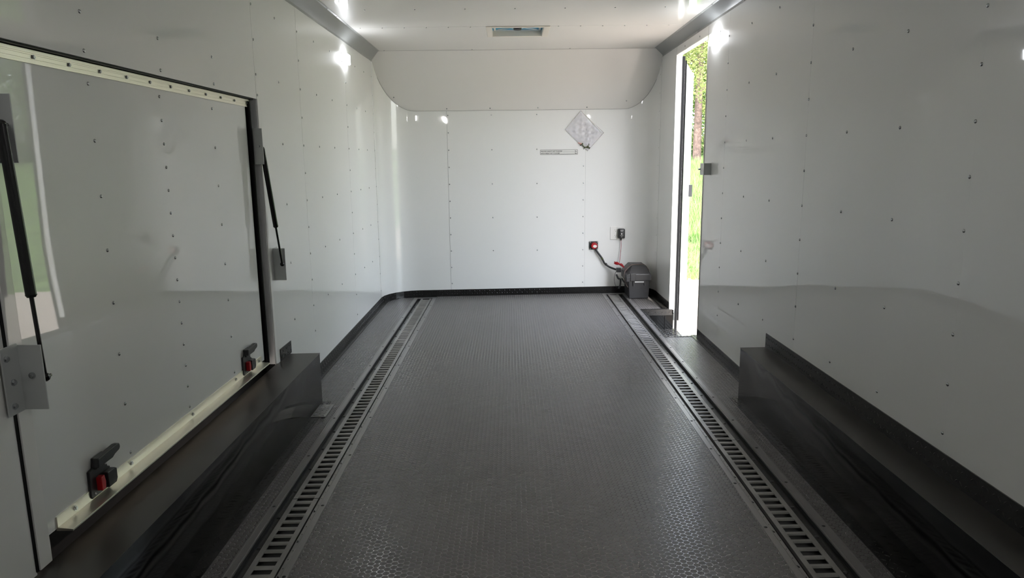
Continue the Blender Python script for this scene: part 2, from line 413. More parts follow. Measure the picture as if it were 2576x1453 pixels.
# recesses for the tracks (x0, x1), far end y
TRK = {'left': (-.848, -.712, 6.22), 'right': (.854, 1.005, 6.24)}
def floor():
    b = MB(); zf = -.004
    def fl(x0, x1, y0, y1, z=zf): b.box(x0, x1, y0, y1, z - .03, z)
    a0, a1, ay = TRK['left']; c0, c1, cy = TRK['right']
    fl(XL - .01, a0, YB, 6.4); fl(a1, c0, YB, 6.4); fl(a0, a1, ay, 6.4); fl(c0, c1, cy, 6.4)
    fl(a0, a1, YB, ay, -.022); fl(c0, c1, YB, cy, -.022)
    fl(c1, WX0, YB, 6.4); fl(WX0, XR + .03, YB, WY0); fl(WX0, XR + .03, WY1, 6.4)
    o = b.build('floor', 'floor_pan', tilt=True); tag(o, 'dark floor base of the trailer under the rubber mats', 'floor', kind='structure')
floor()
def mats():
    def m(x0, x1, y0, y1, lab):
        b = MB(); b.box(x0, x1, y0, y1, -.0035, .001)
        o = b.build('rubber_floor_mat', 'coin_rubber', tilt=True); tag(o, lab, 'floor mat', 'coin pattern rubber floor mats')
    m(-.679, .821, YB + .01, 6.292, 'wide black coin-pattern rubber mat between the two floor tracks')
    m(-1.093, -.884, YB + .01, 6.25, 'narrow coin-pattern rubber mat between left track and left wall')
    m(1.041, 1.229, YB + .01, 4.655, 'narrow coin-pattern rubber mat between right track and right wheel cover')
    m(1.041, 1.21, 5.56, 6.25, 'small coin-pattern rubber mat under the battery box')
mats()
def track(side):
    x0, x1, ye = TRK[side]; sg = 1 if side == 'left' else -1; cx = {'left': -.768, 'right': .918}[side]
    ys = {'left': 2.435, 'right': 2.895}[side]
    t = thing('floor_track', (cx, 2.0, 0), f'slotted grey steel tie-down track in the {"floor beside the left wheel cover" if side == "left" else "floor beside the battery box"}', 'tie-down track', 'slotted floor tracks')
    # ladder rail: side rails, crossbars with rolled edges, low flanges
    b = MB(); hw, sw = .0455, .030; zt, th = -.001, .0035; P = .0465
    ybeg = YB + .03
    b.box(cx - hw, cx - sw, ybeg, ye - .015, zt - th, zt); b.box(cx + sw, cx + hw, ybeg, ye - .015, zt - th, zt)
    fb = MB()
    for s2 in (-1, 1):
        xo = cx + s2 * hw
        b.box(min(xo, xo + s2 * .002), max(xo, xo + s2 * .002), ybeg, ye - .015, -.016, zt)
        fb.box(min(xo, x0 if s2 < 0 else x1) + .001, max(xo, x0 if s2 < 0 else x1) - .001, ybeg, ye - .015, -.018, -.0155)
    n = int((ye - .03 - ybeg) / P)
    for k in range(n):
        y = ys + (k - int((ys - ybeg) / P)) * P
        if y > ye - .03: break
        w = .0108
        for a, c, za, zb in ((-w, -w * .55, -.004, -.0005), (-w * .55, w * .55, -.0005, 0.0), (w * .55, w, 0.0, -.005)):
            b.face([(cx - sw, y + a, zt + za), (cx + sw, y + a, zt + za), (cx + sw, y + c, zt + zb), (cx - sw, y + c, zt + zb)])
        b.face([(cx - sw, y + w, zt - .005), (cx + sw, y + w, zt - .005), (cx + sw, y + w * .6, zt - .007), (cx - sw, y + w * .6, zt - .007)])
    b.build('slotted_rail', 'track_steel', t, tilt=True)
    fb.build('recess_flanges', 'black_plate', t, tilt=True)
    j = MB(); j.box(cx - hw - .002, cx + hw + .002, ys - P / 2 - .0011, ys - P / 2 + .0011, zt - .002, zt + .0007); j.build('rail_joint', 'black_seal', t, tilt=True)
    # trim strips either side
    for nm, a, c in ((('wide_trim_strip'), *( (x0 - .033, x0) if side == 'left' else (x1, x1 + .036))), ('inner_trim_strip', *((x1 , x1 + .033) if side == 'left' else (x0 - .033, x0)))):
        s = MB(); s.box(a, c, ybeg, ye + .03, -.003, .0028)
        if nm == 'inner_trim_strip':
            e = a if side == 'left' else c; g = 1 if side == 'left' else -1
            s.box(e + g * .010, e + g * .0115, ybeg, ye + .03, .0028, .0042)
            s.box(e, e + g * .0015, ybeg, ye, -.012, .0036)
        else:
            for q in (a + .006, c - .004): s.box(q - .001, q + .001, ybeg, ye + .03, .0028, .0046)
        so = s.build(nm, 'trim_steel', t, tilt=True)
        mid = (a + c) / 2 + ((.006 if side == 'left' else -.006) if nm == 'inner_trim_strip' else 0)
        pit = .44 if side == 'left' else .32; ph = 3.67 if side == 'left' else 3.096
        pts = [(mid, ph + pit * k, .0028 + fz(mid)) for k in range(-9, 10) if 1.5 < ph + pit * k < ye]
        screws(so, pts, (0, 0, 1), r=.0062, h=.002, m='dark_screw')
        if nm == 'inner_trim_strip':
            d = MB(); e = a + .006 if side == 'left' else c - .006
            y = 1.2
            while y < ye:
                d.box(e - .0012, e + .0012, y, y + .004, .0024, .0031)
                y += .05
            y = 1.3
            while y < ye:
                d.prism([(e - .0035, y), (e + .0035, y + .004), (e - .0035, y + .016)], 2, .0024, .0033); y += .2
            tag(d.build('perforations', 'black_seal', so, tilt=True), kind='stuff')
    e = x0 + .014 if side == 'left' else x1 - .018
    screws(t, [(e, 1.5 + .2 * k, -.0155 + fz(e)) for k in range(24) if 1.5 + .2 * k < ye], (0, 0, 1), r=.0065, h=.003, m='dark_screw')
    end = MB(); end.box(x0, x1, ye, ye + .03, -.003, .0026); end.build('end_plate', 'trim_steel', t, tilt=True)
track('left'); track('right')

# ------------------------------------------------------------------ diamond plate kick trim
KH, KF = .052, .046
def kick(name, run, lab, h=KH, fl=KF, z0=0.0, lz=True):
    """run: list of (x, y) along the wall, room on the left-hand side given by normals"""
    b = MB(); t = .004
    for (xa, ya), (xb, yb) in zip(run, run[1:]):
        d = Vector((xb - xa, yb - ya, 0)); L = d.length; d.normalize(); nrm = Vector((d.y, -d.x, 0))
        a = Vector((xa, ya, 0)) ; c = Vector((xb, yb, 0))
        p0, p1 = a + nrm * t, c + nrm * t; up = Vector((0, 0, 1))
        b.face([p0 + up * z0, p1 + up * z0, p1 + up * (z0 + h), p0 + up * (z0 + h)])
        b.face([p0 + up * (z0 + h), p1 + up * (z0 + h), c + up * (z0 + h), a + up * (z0 + h)])
        b.lozenges(p0 + up * (z0 + .003), -d if False else d, up, L, h - .006, p=.022)
        if fl:
            q0, q1 = a + nrm * fl, c + nrm * fl; zz = z0 + .004
            b.face([p0 + up * zz, p1 + up * zz, q1 + up * zz, q0 + up * zz])
            b.face([q0 + up * zz, q1 + up * zz, q1 + up * (z0 - .003), q0 + up * (z0 - .003)])
            b.lozenges(p0 + up * zz, nrm, d, fl - t, L, p=.021)
    o = b.build(name, 'black_plate', tilt=True); tag(o, lab, 'kick plate', kind='structure'); return o
kick('baseboard_left', [(XL, 3.49), (XL, 6.05)], 'black tread-plate kick trim along the foot of left wall')
fr = [p for i, p in enumerate(PL) if i % 2 == 0 or 12 < i < 32]
fr = [PL[0], PL[2], PL[4], PL[6], PL[8], PL[10], PL[12], PL[31], PL[33], PL[35], PL[37], PL[39], PL[41], PL[43]] if len(PL) == 44 else PL[::2]
kick('baseboard_front', fr, 'black tread-plate kick trim along the foot of front wall')
kick('baseboard_right', [(XR, 6.09), (XR, Y1 + .005)], 'short black tread-plate kick trim behind the battery box')
kick('baseboard_right', [(XR, Y0 - .005), (XR, 3.42)], 'black tread-plate kick trim from doorway to right wheel cover', h=.046)
kick('baseboard_left', [(XL, 3.335), (XL, 3.505)], 'small tread-plate piece behind end of left wheel cover', h=.062, fl=0, z0=.262)
kick('baseboard_right', [(XR, 3.41), (XR, YB)], 'long tread-plate strip above the right wheel cover', h=.072, fl=0, z0=.262)

# wheel boxes
def wheel_cover(side):
    xi, yend, zt = (-.985, 3.478, .262) if side == 'left' else (1.147, 3.412, .262)
    xw = XL if side == 'left' else XR; sg = 1 if side == 'left' else -1
    t = thing('wheel_well_cover', (xi, 2.0, 0), f'long black painted box covering the {"left" if side == "left" else "right"} wheel well along the wall', 'wheel cover', 'black wheel well covers')
    b = MB(); b.box(xi, xw - sg * .0055, YB + .02, yend, -.002, zt, b=.004); b.build('box_shell', 'black_gloss', t, tilt=True, smooth=True, autos=True)
    s = MB(); s.box(xi + sg * .003, xw - sg * .0055, YB + .03, yend - .003, zt, zt + .0008); s.build('top_sheen', 'black_satin_sheen', t, tilt=True)  # added satin sheet, its lighter tone paints in the wall's reflection
    s = MB(); s.tube([(xi + sg * .0005, YB + .03, zt - .001), (xi + sg * .0005, yend - .004, zt - .001)], .0012, 6); s.build('edge_bead', 'grey_jamb', t, tilt=True)
    f = MB(); x2 = xi + sg * .045
    f.box(xi, x2, YB + .02, yend - .005, -.003, .004)
    f.lozenges((min(xi, x2), 1.2, .004), (1, 0, 0), (0, 1, 0), .045, yend - 1.21, p=.021)
    f.build('floor_flange', 'black_plate', t, tilt=True)
    if side == 'left':
        c = MB(); x3 = xi + .075
        c.box(xi + .002, x3, yend - .235, yend - .06, .004, .006); c.lozenges((xi + .004, yend - .23, .006), (1, 0, 0), (0, 1, 0), .068, .165, p=.021)
        o = c.build('corner_plate', 'track_steel', t, tilt=True); o['label'] = 'bare bright tread-plate corner piece'
wheel_cover('left'); wheel_cover('right')

# ------------------------------------------------------------------ step well
def step():
    t = thing('entry_step_well', (1.17, 5.1, -.16), 'sunken black entry step with tread-plate edging inside the side doorway', 'step')
    zb = -.16
    b = MB(); b.box(WX0 - .01, WX0 - .0005, WY0, WY1, zb, -.0005); b.box(WX0 - .01, XR + .03, WY1, WY1 + .01, zb, -.003); b.box(WX0 - .01, XR + .03, WY0 - .01, WY0, zb, -.003)
    b.build('well_sides', 'black_gloss', t, tilt=True)
    b = MB(); b.box(WX0 - .01, 1.33, WY0 - .01, WY1 + .01, zb - .01, zb); b.lozenges((WX0, WY0, zb), (1, 0, 0), (0, 1, 0), .27, .86, p=.026, h=.0022, ln=.0105, wd=.0038); b.build('tread', 'black_plate', t, tilt=True)
    b = MB(); b.box(WX0 - .018, WX0 + .004, WY0 - .02, WY1 + .02, -.0005, .0035); b.lozenges((WX0 - .018, WY0, .0035), (1, 0, 0), (0, 1, 0), .022, WY1 - WY0, p=.02)
    b.box(WX0 - .018, XR, WY1, WY1 + .028, -.0005, .0035); b.lozenges((WX0, WY1, .0035), (1, 0, 0), (0, 1, 0), XR - WX0, .026, p=.024)
    b.box(WX0, XR, WY0 - .02, WY0, -.0005, .0035); b.lozenges((WX0, WY0 - .02, .0035), (1, 0, 0), (0, 1, 0), XR - WX0, .02, p=.02)
    b.box(WX0, XR + .02, WY1 - .004, WY1 - .0005, -.045, .0035); b.lozenges((WX0, WY1 - .004, -.043), (1, 0, 0), (0, 0, 1), XR - WX0 + .01, .044, p=.026, h=.002)
    b.build('tread_plate_edging', 'black_plate', t, tilt=True)
    b = MB(); b.box(1.235, 1.241, WY1 - .006, WY1 - .001, -.155, -.05); b.build('side_seam', 'black_seal', t, tilt=True)
step()

# ------------------------------------------------------------------ side door, frame and leaf
def side_door():
    t = thing('door_1', (XR + .04, Y1, 0), 'open white side entry door swung outward beside its frame', 'door', kind='structure')
    b = MB(); xo = XR + .044
    b.box(XR - .0015, xo, Y1 - .001, Y1 + .006, -.002, ZD + .006); b.box(XR - .0015, xo, Y0 - .006, Y0 + .001, -.002, ZD + .006); b.box(XR - .0015, xo, Y0 - .006, Y1 + .006, ZD, ZD + .007)
    b.build('door_frame', 'white_trim', t)
    b = MB(); b.box(xo, xo + .018, Y1 - .012, Y1 + .006, -.17, ZD - .01); b.box(xo, xo + .018, Y0 - .006, Y0 + .008, -.17, ZD); b.build('rubber_seal', 'black_seal', t)
    b = MB(); b.box(XR - .004, XR - .0012, Y0 - .010, Y0 - .002, 0, ZD); b.build('edge_trim', 'aluminium', t)
    # the leaf, opened about 160 degrees
    a = math.radians(72); hx, hy = 1.345, Y1 + .02
    u = Vector((math.cos(a), math.sin(a), 0)); n = Vector((u.y, -u.x, 0))
    def L(name, s0, s1, d0, d1, z0, z1, m, par):
        q = MB(); pts = []
        q.box(0, 1, 0, 1, 0, 1); q.v = [tuple(Vector((hx, hy, 0)) + u * (s0 + (s1 - s0) * x) + n * (d0 + (d1 - d0) * y) + Vector((0, 0, z0 + (z1 - z0) * z))) for x, y, z in q.v]
        return q.build(name, m, par)
    lf = L('door_leaf', 0, .84, -.035, 0, -.10, 1.93, 'white_trim', t)
    L('inner_panel', .07, .77, 0, .006, .1, 1.80, 'white_door', lf)
    L('edge_seal', .0, .016, .0, .012, -.10, 1.93, 'black_seal', lf)
    L('far_edge_seal', .825, .84, .0, .010, -.10, 1.93, 'white_trim', lf)
    L('latch_handle', .765, .815, .006, .035, .86, .965, 'black_plastic', lf)
    q = MB()
    for z in (.25, 1.0, 1.72): q.cyl((hx - .012, hy - .006, z - .045), (hx - .012, hy - .006, z + .045), .008)
    q.build('hinge', 'dark_screw', t)
side_door()
def hold_back():
    t = thing('door_catch_bracket', (XR, 4.52, 1.13), 'small grey metal angle bracket on right wall beside the doorway', 'bracket')
    b = MB(); b.box(XR - .046, XR, 4.512, 4.516, 1.092, 1.166); b.build('plate', 'zinc', t, bevel=.001)
    b = MB(); b.box(XR - .046, XR - .043, 4.516, 4.60, 1.092, 1.166); b.build('flange', 'white_trim', t)
    b = MB(); b.cyl((XR - .047, 4.585, 1.128), (XR - .062, 4.585, 1.128), .0055); b.build('pin', 'screw_steel', t)
hold_back()

# ------------------------------------------------------------------ left escape door
XD = -1.168
def escape_door():
    t = thing('door_2', (XD, 2.4, .26), 'large white top-hinged escape door in the left wall above the wheel cover', 'door', kind='structure')
    b = MB(); b.box(XD - .02, XD, 1.60, 3.196, .285, 1.452); b.build('door_panel', 'white_door', t, bevel=.0015)
    b = MB(); b.box(XD - .03, XD - .008, 3.196, 3.25, .262, 1.47); b.box(XD - .03, XD - .008, 1.56, 3.25, 1.452, 1.49); b.box(XD - .03, XD - .004, 1.56, 3.25, .242, .285); b.build('rubber_seal', 'black_seal', t)
    b = MB(); b.cyl((XD + .004, 3.222, .262), (XD + .004, 3.222, 1.468), .011, n=10); b.build('bulb_seal', 'black_seal', t, smooth=True, autos=True)
    b = MB(); b.box(XD - .03, XL, 3.262, 3.270, .245, 1.485); b.build('jamb_reveal', 'reveal_grey', t)
    b = MB(); b.box(XL - .010, XL + .004, 3.266, 3.294, .245, 1.482); b.box(XL - .010, XL + .006, 1.535, 1.578, .245, 1.49); b.build('jamb_strip', 'white_trim', t, bevel=.001)
    b = MB(); b.box(XL - .014, XL + .002, 1.526, 1.535, .245, 1.49); b.build('post_gap_seal', 'black_seal', t)
    b = MB(); b.box(XD, XL - .008, 1.53, 3.25, 1.478, 1.486); b.build('shadow_line', 'black_seal', t)  # black strip put in for the shadow line under the overhanging wall
    # hinge bar
    b = MB(); x = XD + .003
    b.box(XD - .002, x, 1.53, 3.232, 1.443, 1.476); b.box(x, x + .0025, 1.53, 3.232, 1.468, 1.476); b.box(x, x + .0015, 1.53, 3.232, 1.443, 1.449)
    b.box(x, x + .0018, 1.53, 3.232, 1.4535, 1.4548); b.box(x, x + .0018, 1.53, 3.232, 1.4638, 1.4652)
    o = b.build('hinge_bar', 'aluminium', t, bevel=.0004)
    bolts(o, [(x + .0005, 1.654 + .1415 * k, 1.4595) for k in range(12)], (1, 0, 0), r=.0042, h=.004)
    # bottom stiffener angle
    b = MB(); pr = [(XD - .001, .318), (XD + .004, .318), (XD + .004, .289), (XD + .042, .285), (XD + .042, .280), (XD - .001, .280)]
    b.prism(pr, 1, 1.655, 3.15); o = b.build('bottom_angle', 'aluminium', t, bevel=.0006)
    bolts(o, [(XD + .004, y, .304) for y in (1.73, 2.01, 2.43, 2.84, 3.11)], (1, 0, 0), r=.0048, h=.0055)
    P = [(XD, 2.02, z) for z in (1.42, 1.265, 1.11, .955, .80, .645, .49, .335)] + [(XD, 2.84, z) for z in (1.41, 1.26, 1.11, .955, .795, .645, .49, .335)]
    P += [(XD, 2.422, 1.42 - .0775 * k) for k in range(15)]
    screws(o.parent, P, (1, 0, 0), r=.0055, h=.0035)
    # paddle latches
    for yc, z0 in ((1.845, .298), (2.97, .298)):
        lt = bpy.data.objects.new('paddle_latch', None); C.objects.link(lt); lt.parent = t
        w = Vector((XD, yc, z0)); lt.location = w - Vector(t.location); lt.empty_display_size = .03
        def B(nm, m, f, **k):
            q = MB(); f(q); q.v = [(x + w.x, y + w.y, z + w.z) for x, y, z in q.v]; return q.build(nm, m, lt, **k)
        B('base_plate', 'black_plastic', lambda q: q.prism([(-.048, .002), (-.042, -.006), (.046, -.006), (.052, .004), (.052, .050), (.040, .056), (.034, .090), (-.022, .090), (-.026, .078), (-.046, .074)], 0, 0, .008), bevel=.002)
        B('handle', 'black_plastic', lambda q: (q.prism([(-.034, .080), (.038, .080), (.052, .086), (.074, .090), (.080, .097), (.077, .109), (.062, .112), (-.030, .106)], 0, .012, .028), q.box(0, .014, -.022, .030, .07, .104)), bevel=.003)
        B('lock_body', 'black_plastic', lambda q: q.prism([(.012, .002), (.050, .002), (.057, .012), (.057, .042), (.048, .047), (.012, .047)], 0, .008, .024), bevel=.002)
        B('release_button', 'red_plastic', lambda q: q.prism([(-.020, .008), (-.003, .008), (.000, .028), (-.005, .049), (-.020, .047)], 0, .008, .024), bevel=.0015)
        bm_ = bolts  # small fixings
        screws(lt, [(w.x + .008, w.y - .03, w.z + .004), (w.x + .008, w.y + .03, w.z + .066)], (1, 0, 0), r=.003, m='grey_label', name='fixing_screw')
escape_door()

# gas struts with their brackets
def strut(top, bot, lab, build_brackets):
    t = thing('gas_strut', top, lab, 'gas strut', 'gas struts of the escape door')
    a, b = Vector(top), Vector(bot); m = a.lerp(b, .66)
    q = MB(); q.cyl(a, m, .0115, n=18); q.cyl(m, m + (b - a).normalized() * .006, .0125, .009, n=18); q.build('cylinder_tube', 'black_strut', t, smooth=True, autos=True)
    q = MB(); q.cyl(m, b, .0048, n=12); q.build('piston_rod', 'black_strut', t, smooth=True, autos=True)
    for p in (a, b):
        q = MB(); q.sphere(p, .0105, (1, 1.1, 1), 14); q.cyl(p + Vector((0, .008, 0)), p + Vector((0, .018, 0)), .004); q.build('ball_joint', 'black_strut', t)
    build_brackets(t)
def far_br(t):
    q = MB(); q.box(XD + .001, -1.113, 3.229, 3.233, 1.192, 1.351)
    o = q.build('upper_bracket', 'zinc', t, bevel=.0008); bolts(o, [(-1.131, 3.229, 1.272)], (0, -1, 0), r=.0048, h=.006)
    q = MB(); q.box(XL, -1.082, 3.335, 3.339, .642, .796); q.box(XL, XL + .003, 3.339, 3.40, .642, .796); q.build('lower_bracket', 'zinc', t, bevel=.0008)
strut((-1.124, 3.250, 1.262), (-1.092, 3.318, .722), 'black gas strut at far end of the escape door', far_br)
def near_br(t):
    q = MB(); q.box(XL + .006, XL + .0095, 1.502, 1.556, .642, .800); q.box(XL + .006, -1.078, 1.556, 1.5595, .642, .796)
    o = q.build('lower_bracket', 'zinc', t, bevel=.0008)
    bolts(o, [(XL + .0095, y, z) for y, z in ((1.516, .774), (1.528, .716), (1.522, .662))], (1, 0, 0), r=.0058, h=.006)
    bolts(o, [(-1.105, 1.556, .724)], (0, -1, 0), r=.0058, h=.006)
    q = MB(); q.box(XL - .03, -1.106, 1.607, 1.6105, 1.205, 1.356); q.box(XD + .001, XD + .0045, 1.6105, 1.67, 1.205, 1.356)
    q.build('upper_bracket', 'zinc', t, bevel=.0008)
strut((-1.116, 1.583, 1.289), (-1.092, 1.580, .712), 'black gas strut at near end of the escape door', near_br)

# ------------------------------------------------------------------ lamps
def led(loc, sx, lab, lm='led_lens'):
    t = thing('wall_light', loc, lab, 'light', 'small white LED wall lights')
    x, y, z = loc; s = sx
    q = MB(); q.box(x, x + s * .008, y - .080, y + .080, z - .032, z + .032, b=.003); q.build('housing', 'white_plastic', t)
    for k in (-1, 1):
        q = MB(); q.box(x + s * .007, x + s * .027, y + k * .042 - .040, y + k * .042 + .040, z - .034, z + .034, b=.006); q.build('lens', lm, t)
led((XL, 5.06, 1.900), 1, 'glowing white LED light high on the left wall')
led((XR, 4.50, 1.918), -1, 'glowing white LED light high on right wall beside the doorway')
led((XL, .75, 1.900), 1, 'added LED fill light high on left wall near the rear, behind the viewer', 'led_lens_fill')  # unseen pair, added to brighten the near walls
led((XR, .55, 1.918), -1, 'added LED fill light high on right wall near the rear, behind the viewer', 'led_lens_fill')  # other half of the added fill pair

# ------------------------------------------------------------------ roof vent
def vent():
    t = thing('roof_vent', (.06, 5.2, ZC), 'square beige roof vent with blue lid and black knob', 'roof vent')
    fx0, fx1, fy0, fy1 = -.155, .285, 4.995, 5.395
    q = MB(); z0, z1 = ZC - .005, ZC
    q.box(fx0, VX0, fy0, fy1, z0, z1); q.box(VX1, fx1, fy0, fy1, z0, z1); q.box(VX0, VX1, fy0, VY0, z0, z1); q.box(VX0, VX1, VY1, fy1, z0, z1)
    q.build('frame', 'beige_plastic', t, bevel=.003)
    q = MB(); zt = ZC + .036
    e = .002; q.box(VX0, VX0 + e, VY0, VY1, z0, zt); q.box(VX1 - e, VX1, VY0, VY1, z0, zt); q.box(VX0, VX1, VY0, VY0 + e, z0, zt); q.box(VX0, VX1, VY1 - e, VY1, z0, zt)
    q.build('throat', 'beige_plastic', t)
    q = MB(); q.box(VX0 - .03, VX1 + .03, VY0 - .03, VY1 + .03, ZC + .036, ZC + .040); q.build('lid', 'blue_lid', t)
    q = MB(); cx, cy = .0625, 5.2; zr = ZC + .030
    q.box(VX0 + .012, VX1 - .012, VY1 - .032, VY1 - .020, zr - .002, zr + .006); q.box(VX0 + .012, VX0 + .026, VY0 + .02, VY1 - .02, zr - .002, zr + .006); q.box(VX1 - .026, VX1 - .012, VY0 + .02, VY1 - .02, zr - .002, zr + .006)
    for a in (35, 145, 215, 325):
        c, s = math.cos(math.radians(a)), math.sin(math.radians(a)); q.cyl((cx, cy, zr), (cx + .17 * c, cy + .16 * s, zr), .003)
    q.build('crank_arms', 'white_plastic', t)
    q = MB(); q.cyl((cx, cy, zr - .004), (cx, cy, zr + .006), .052, n=28); q.build('hub_ring', 'white_plastic', t)
    q = MB(); q.cyl((cx, cy, ZC + .010), (cx, cy, zr), .027, .031, n=18); q.build('knob', 'black_plastic', t)
vent()

# ------------------------------------------------------------------ front wall fixtures
def outlet():
    t = thing('wall_outlet', (.966, D, .535), 'white double electrical outlet plate on the front wall', 'outlet')
    q = MB(); q.box(.902, 1.032, D - .007, D - .0002, .478, .596, b=.003); q.build('cover_plate', 'white_plastic', t)
    for zc in (.512, .562):
        q = MB(); q.prism([(.950 + .017 * math.cos(a), zc + .019 * max(-.8, min(.8, math.sin(a)))) for a in [2 * math.pi * k / 24 for k in range(24)]], 1, D - .010, D - .007)
        s = q.build('socket', 'white_plastic', t)
        h = MB(); h.box(.942, .944, D - .0105, D - .0098, zc + .001, zc + .010); h.box(.956, .958, D - .0105, D - .0098, zc + .001, zc + .009); h.cyl((.950, D - .0105, zc - .008), (.950, D - .0098, zc - .008), .0028)
        h.build('slots', 'ink', s)
outlet()
def charger():
    t = thing('battery_charger', (.997, D - .01, .535), 'black plug-in battery charger on the white outlet', 'charger')
    q = MB(); q.box(.968, 1.029, D - .055, D - .008, .493, .580, b=.009); q.build('body', 'black_plastic', t, smooth=True, autos=True)
    q = MB(); y = D - .0555; q.cyl((.998, y, .535), (.998, y + .001, .535), .0055); q.box(.984, 1.014, y, y + .001, .566, .568); q.box(.988, 1.010, y, y + .001, .557, .559); q.box(.984, 1.012, y, y + .001, .5195, .5215)
    q.box(.993, 1.003, y, y + .001, .507, .508); q.box(.993, .994, y, y + .001, .507, .516); q.box(1.002, 1.003, y, y + .001, .507, .516)
    q.build('markings', 'white_plastic', t)
    q = MB(); q.cyl((.998, D - .03, .495), (.996, D - .03, .472), .008, .004); q.build('strain_relief', 'black_plastic', t)
    q = MB(); q.tube(bez([(.996, D - .03, .474), (.998, D - .03, .42), (.994, D - .035, .36), (.988, D - .04, .31), (.980, D - .07, .272)]), .0022, 6); q.build('cord', 'cable_red', t, smooth=True)
def bez(pts, n=6):
    P = [Vector(p) for p in pts]; out = []
    for i in range(len(P) - 1):
        p0, p1, p2, p3 = P[max(i - 1, 0)], P[i], P[i + 1], P[min(i + 2, len(P) - 1)]
        for k in range(n):
            t = k / n; out.append(.5 * ((2 * p1) + (p2 - p0) * t + (2 * p0 - 5 * p1 + 4 * p2 - p3) * t * t + (3 * p1 - p0 - 3 * p2 + p3) * t ** 3))
    return out + [P[-1]]
charger()
def switch():
    t = thing('battery_switch', (.752, D, .428), 'square black battery cut-off switch with red round knob', 'switch')
    y = D
    q = MB(); q.box(.713, .791, y - .016, y - .0002, .390, .466, b=.004); q.build('base', 'black_plastic', t)
    q = MB(); q.cyl((.756, y - .016, .427), (.756, y - .042, .427), .031, .027, n=24); q.build('knob', 'red_plastic', t, bevel=.002)
    q = MB(); q.prism([(.760 + .018 * math.cos(a), .424 + .013 * math.sin(a)) for a in [2 * math.pi * k / 20 for k in range(20)]], 1, y - .0425, y - .0418); q.build('knob_sticker', 'white_plastic', t)
    screws(t, [(x, y - .016, z) for x in (.720, .784) for z in (.397, .459)], (0, -1, 0), r=.0042, m='grey_label')
    q = MB(); q.tube(bez([(.768, y - .02, .395), (.79, y - .03, .362), (.825, y - .03, .315), (.85, y - .035, .268), (.89, y - .04, .236), (.93, y - .06, .220), (.985, y - .11, .205)]), .0088, 10); o = q.build('cable', 'cable_black', t, smooth=True)
    q = MB(); q.tube(bez([(.822, y - .0325, .318), (.832, y - .033, .302)]), .0098, 10); q.build('yellow_marker', 'olive_metal', o)
    q = MB(); q.sphere((.862, y - .038, .258), .013, n=10); q.build('tape_wrap', 'cable_black', o)
switch()
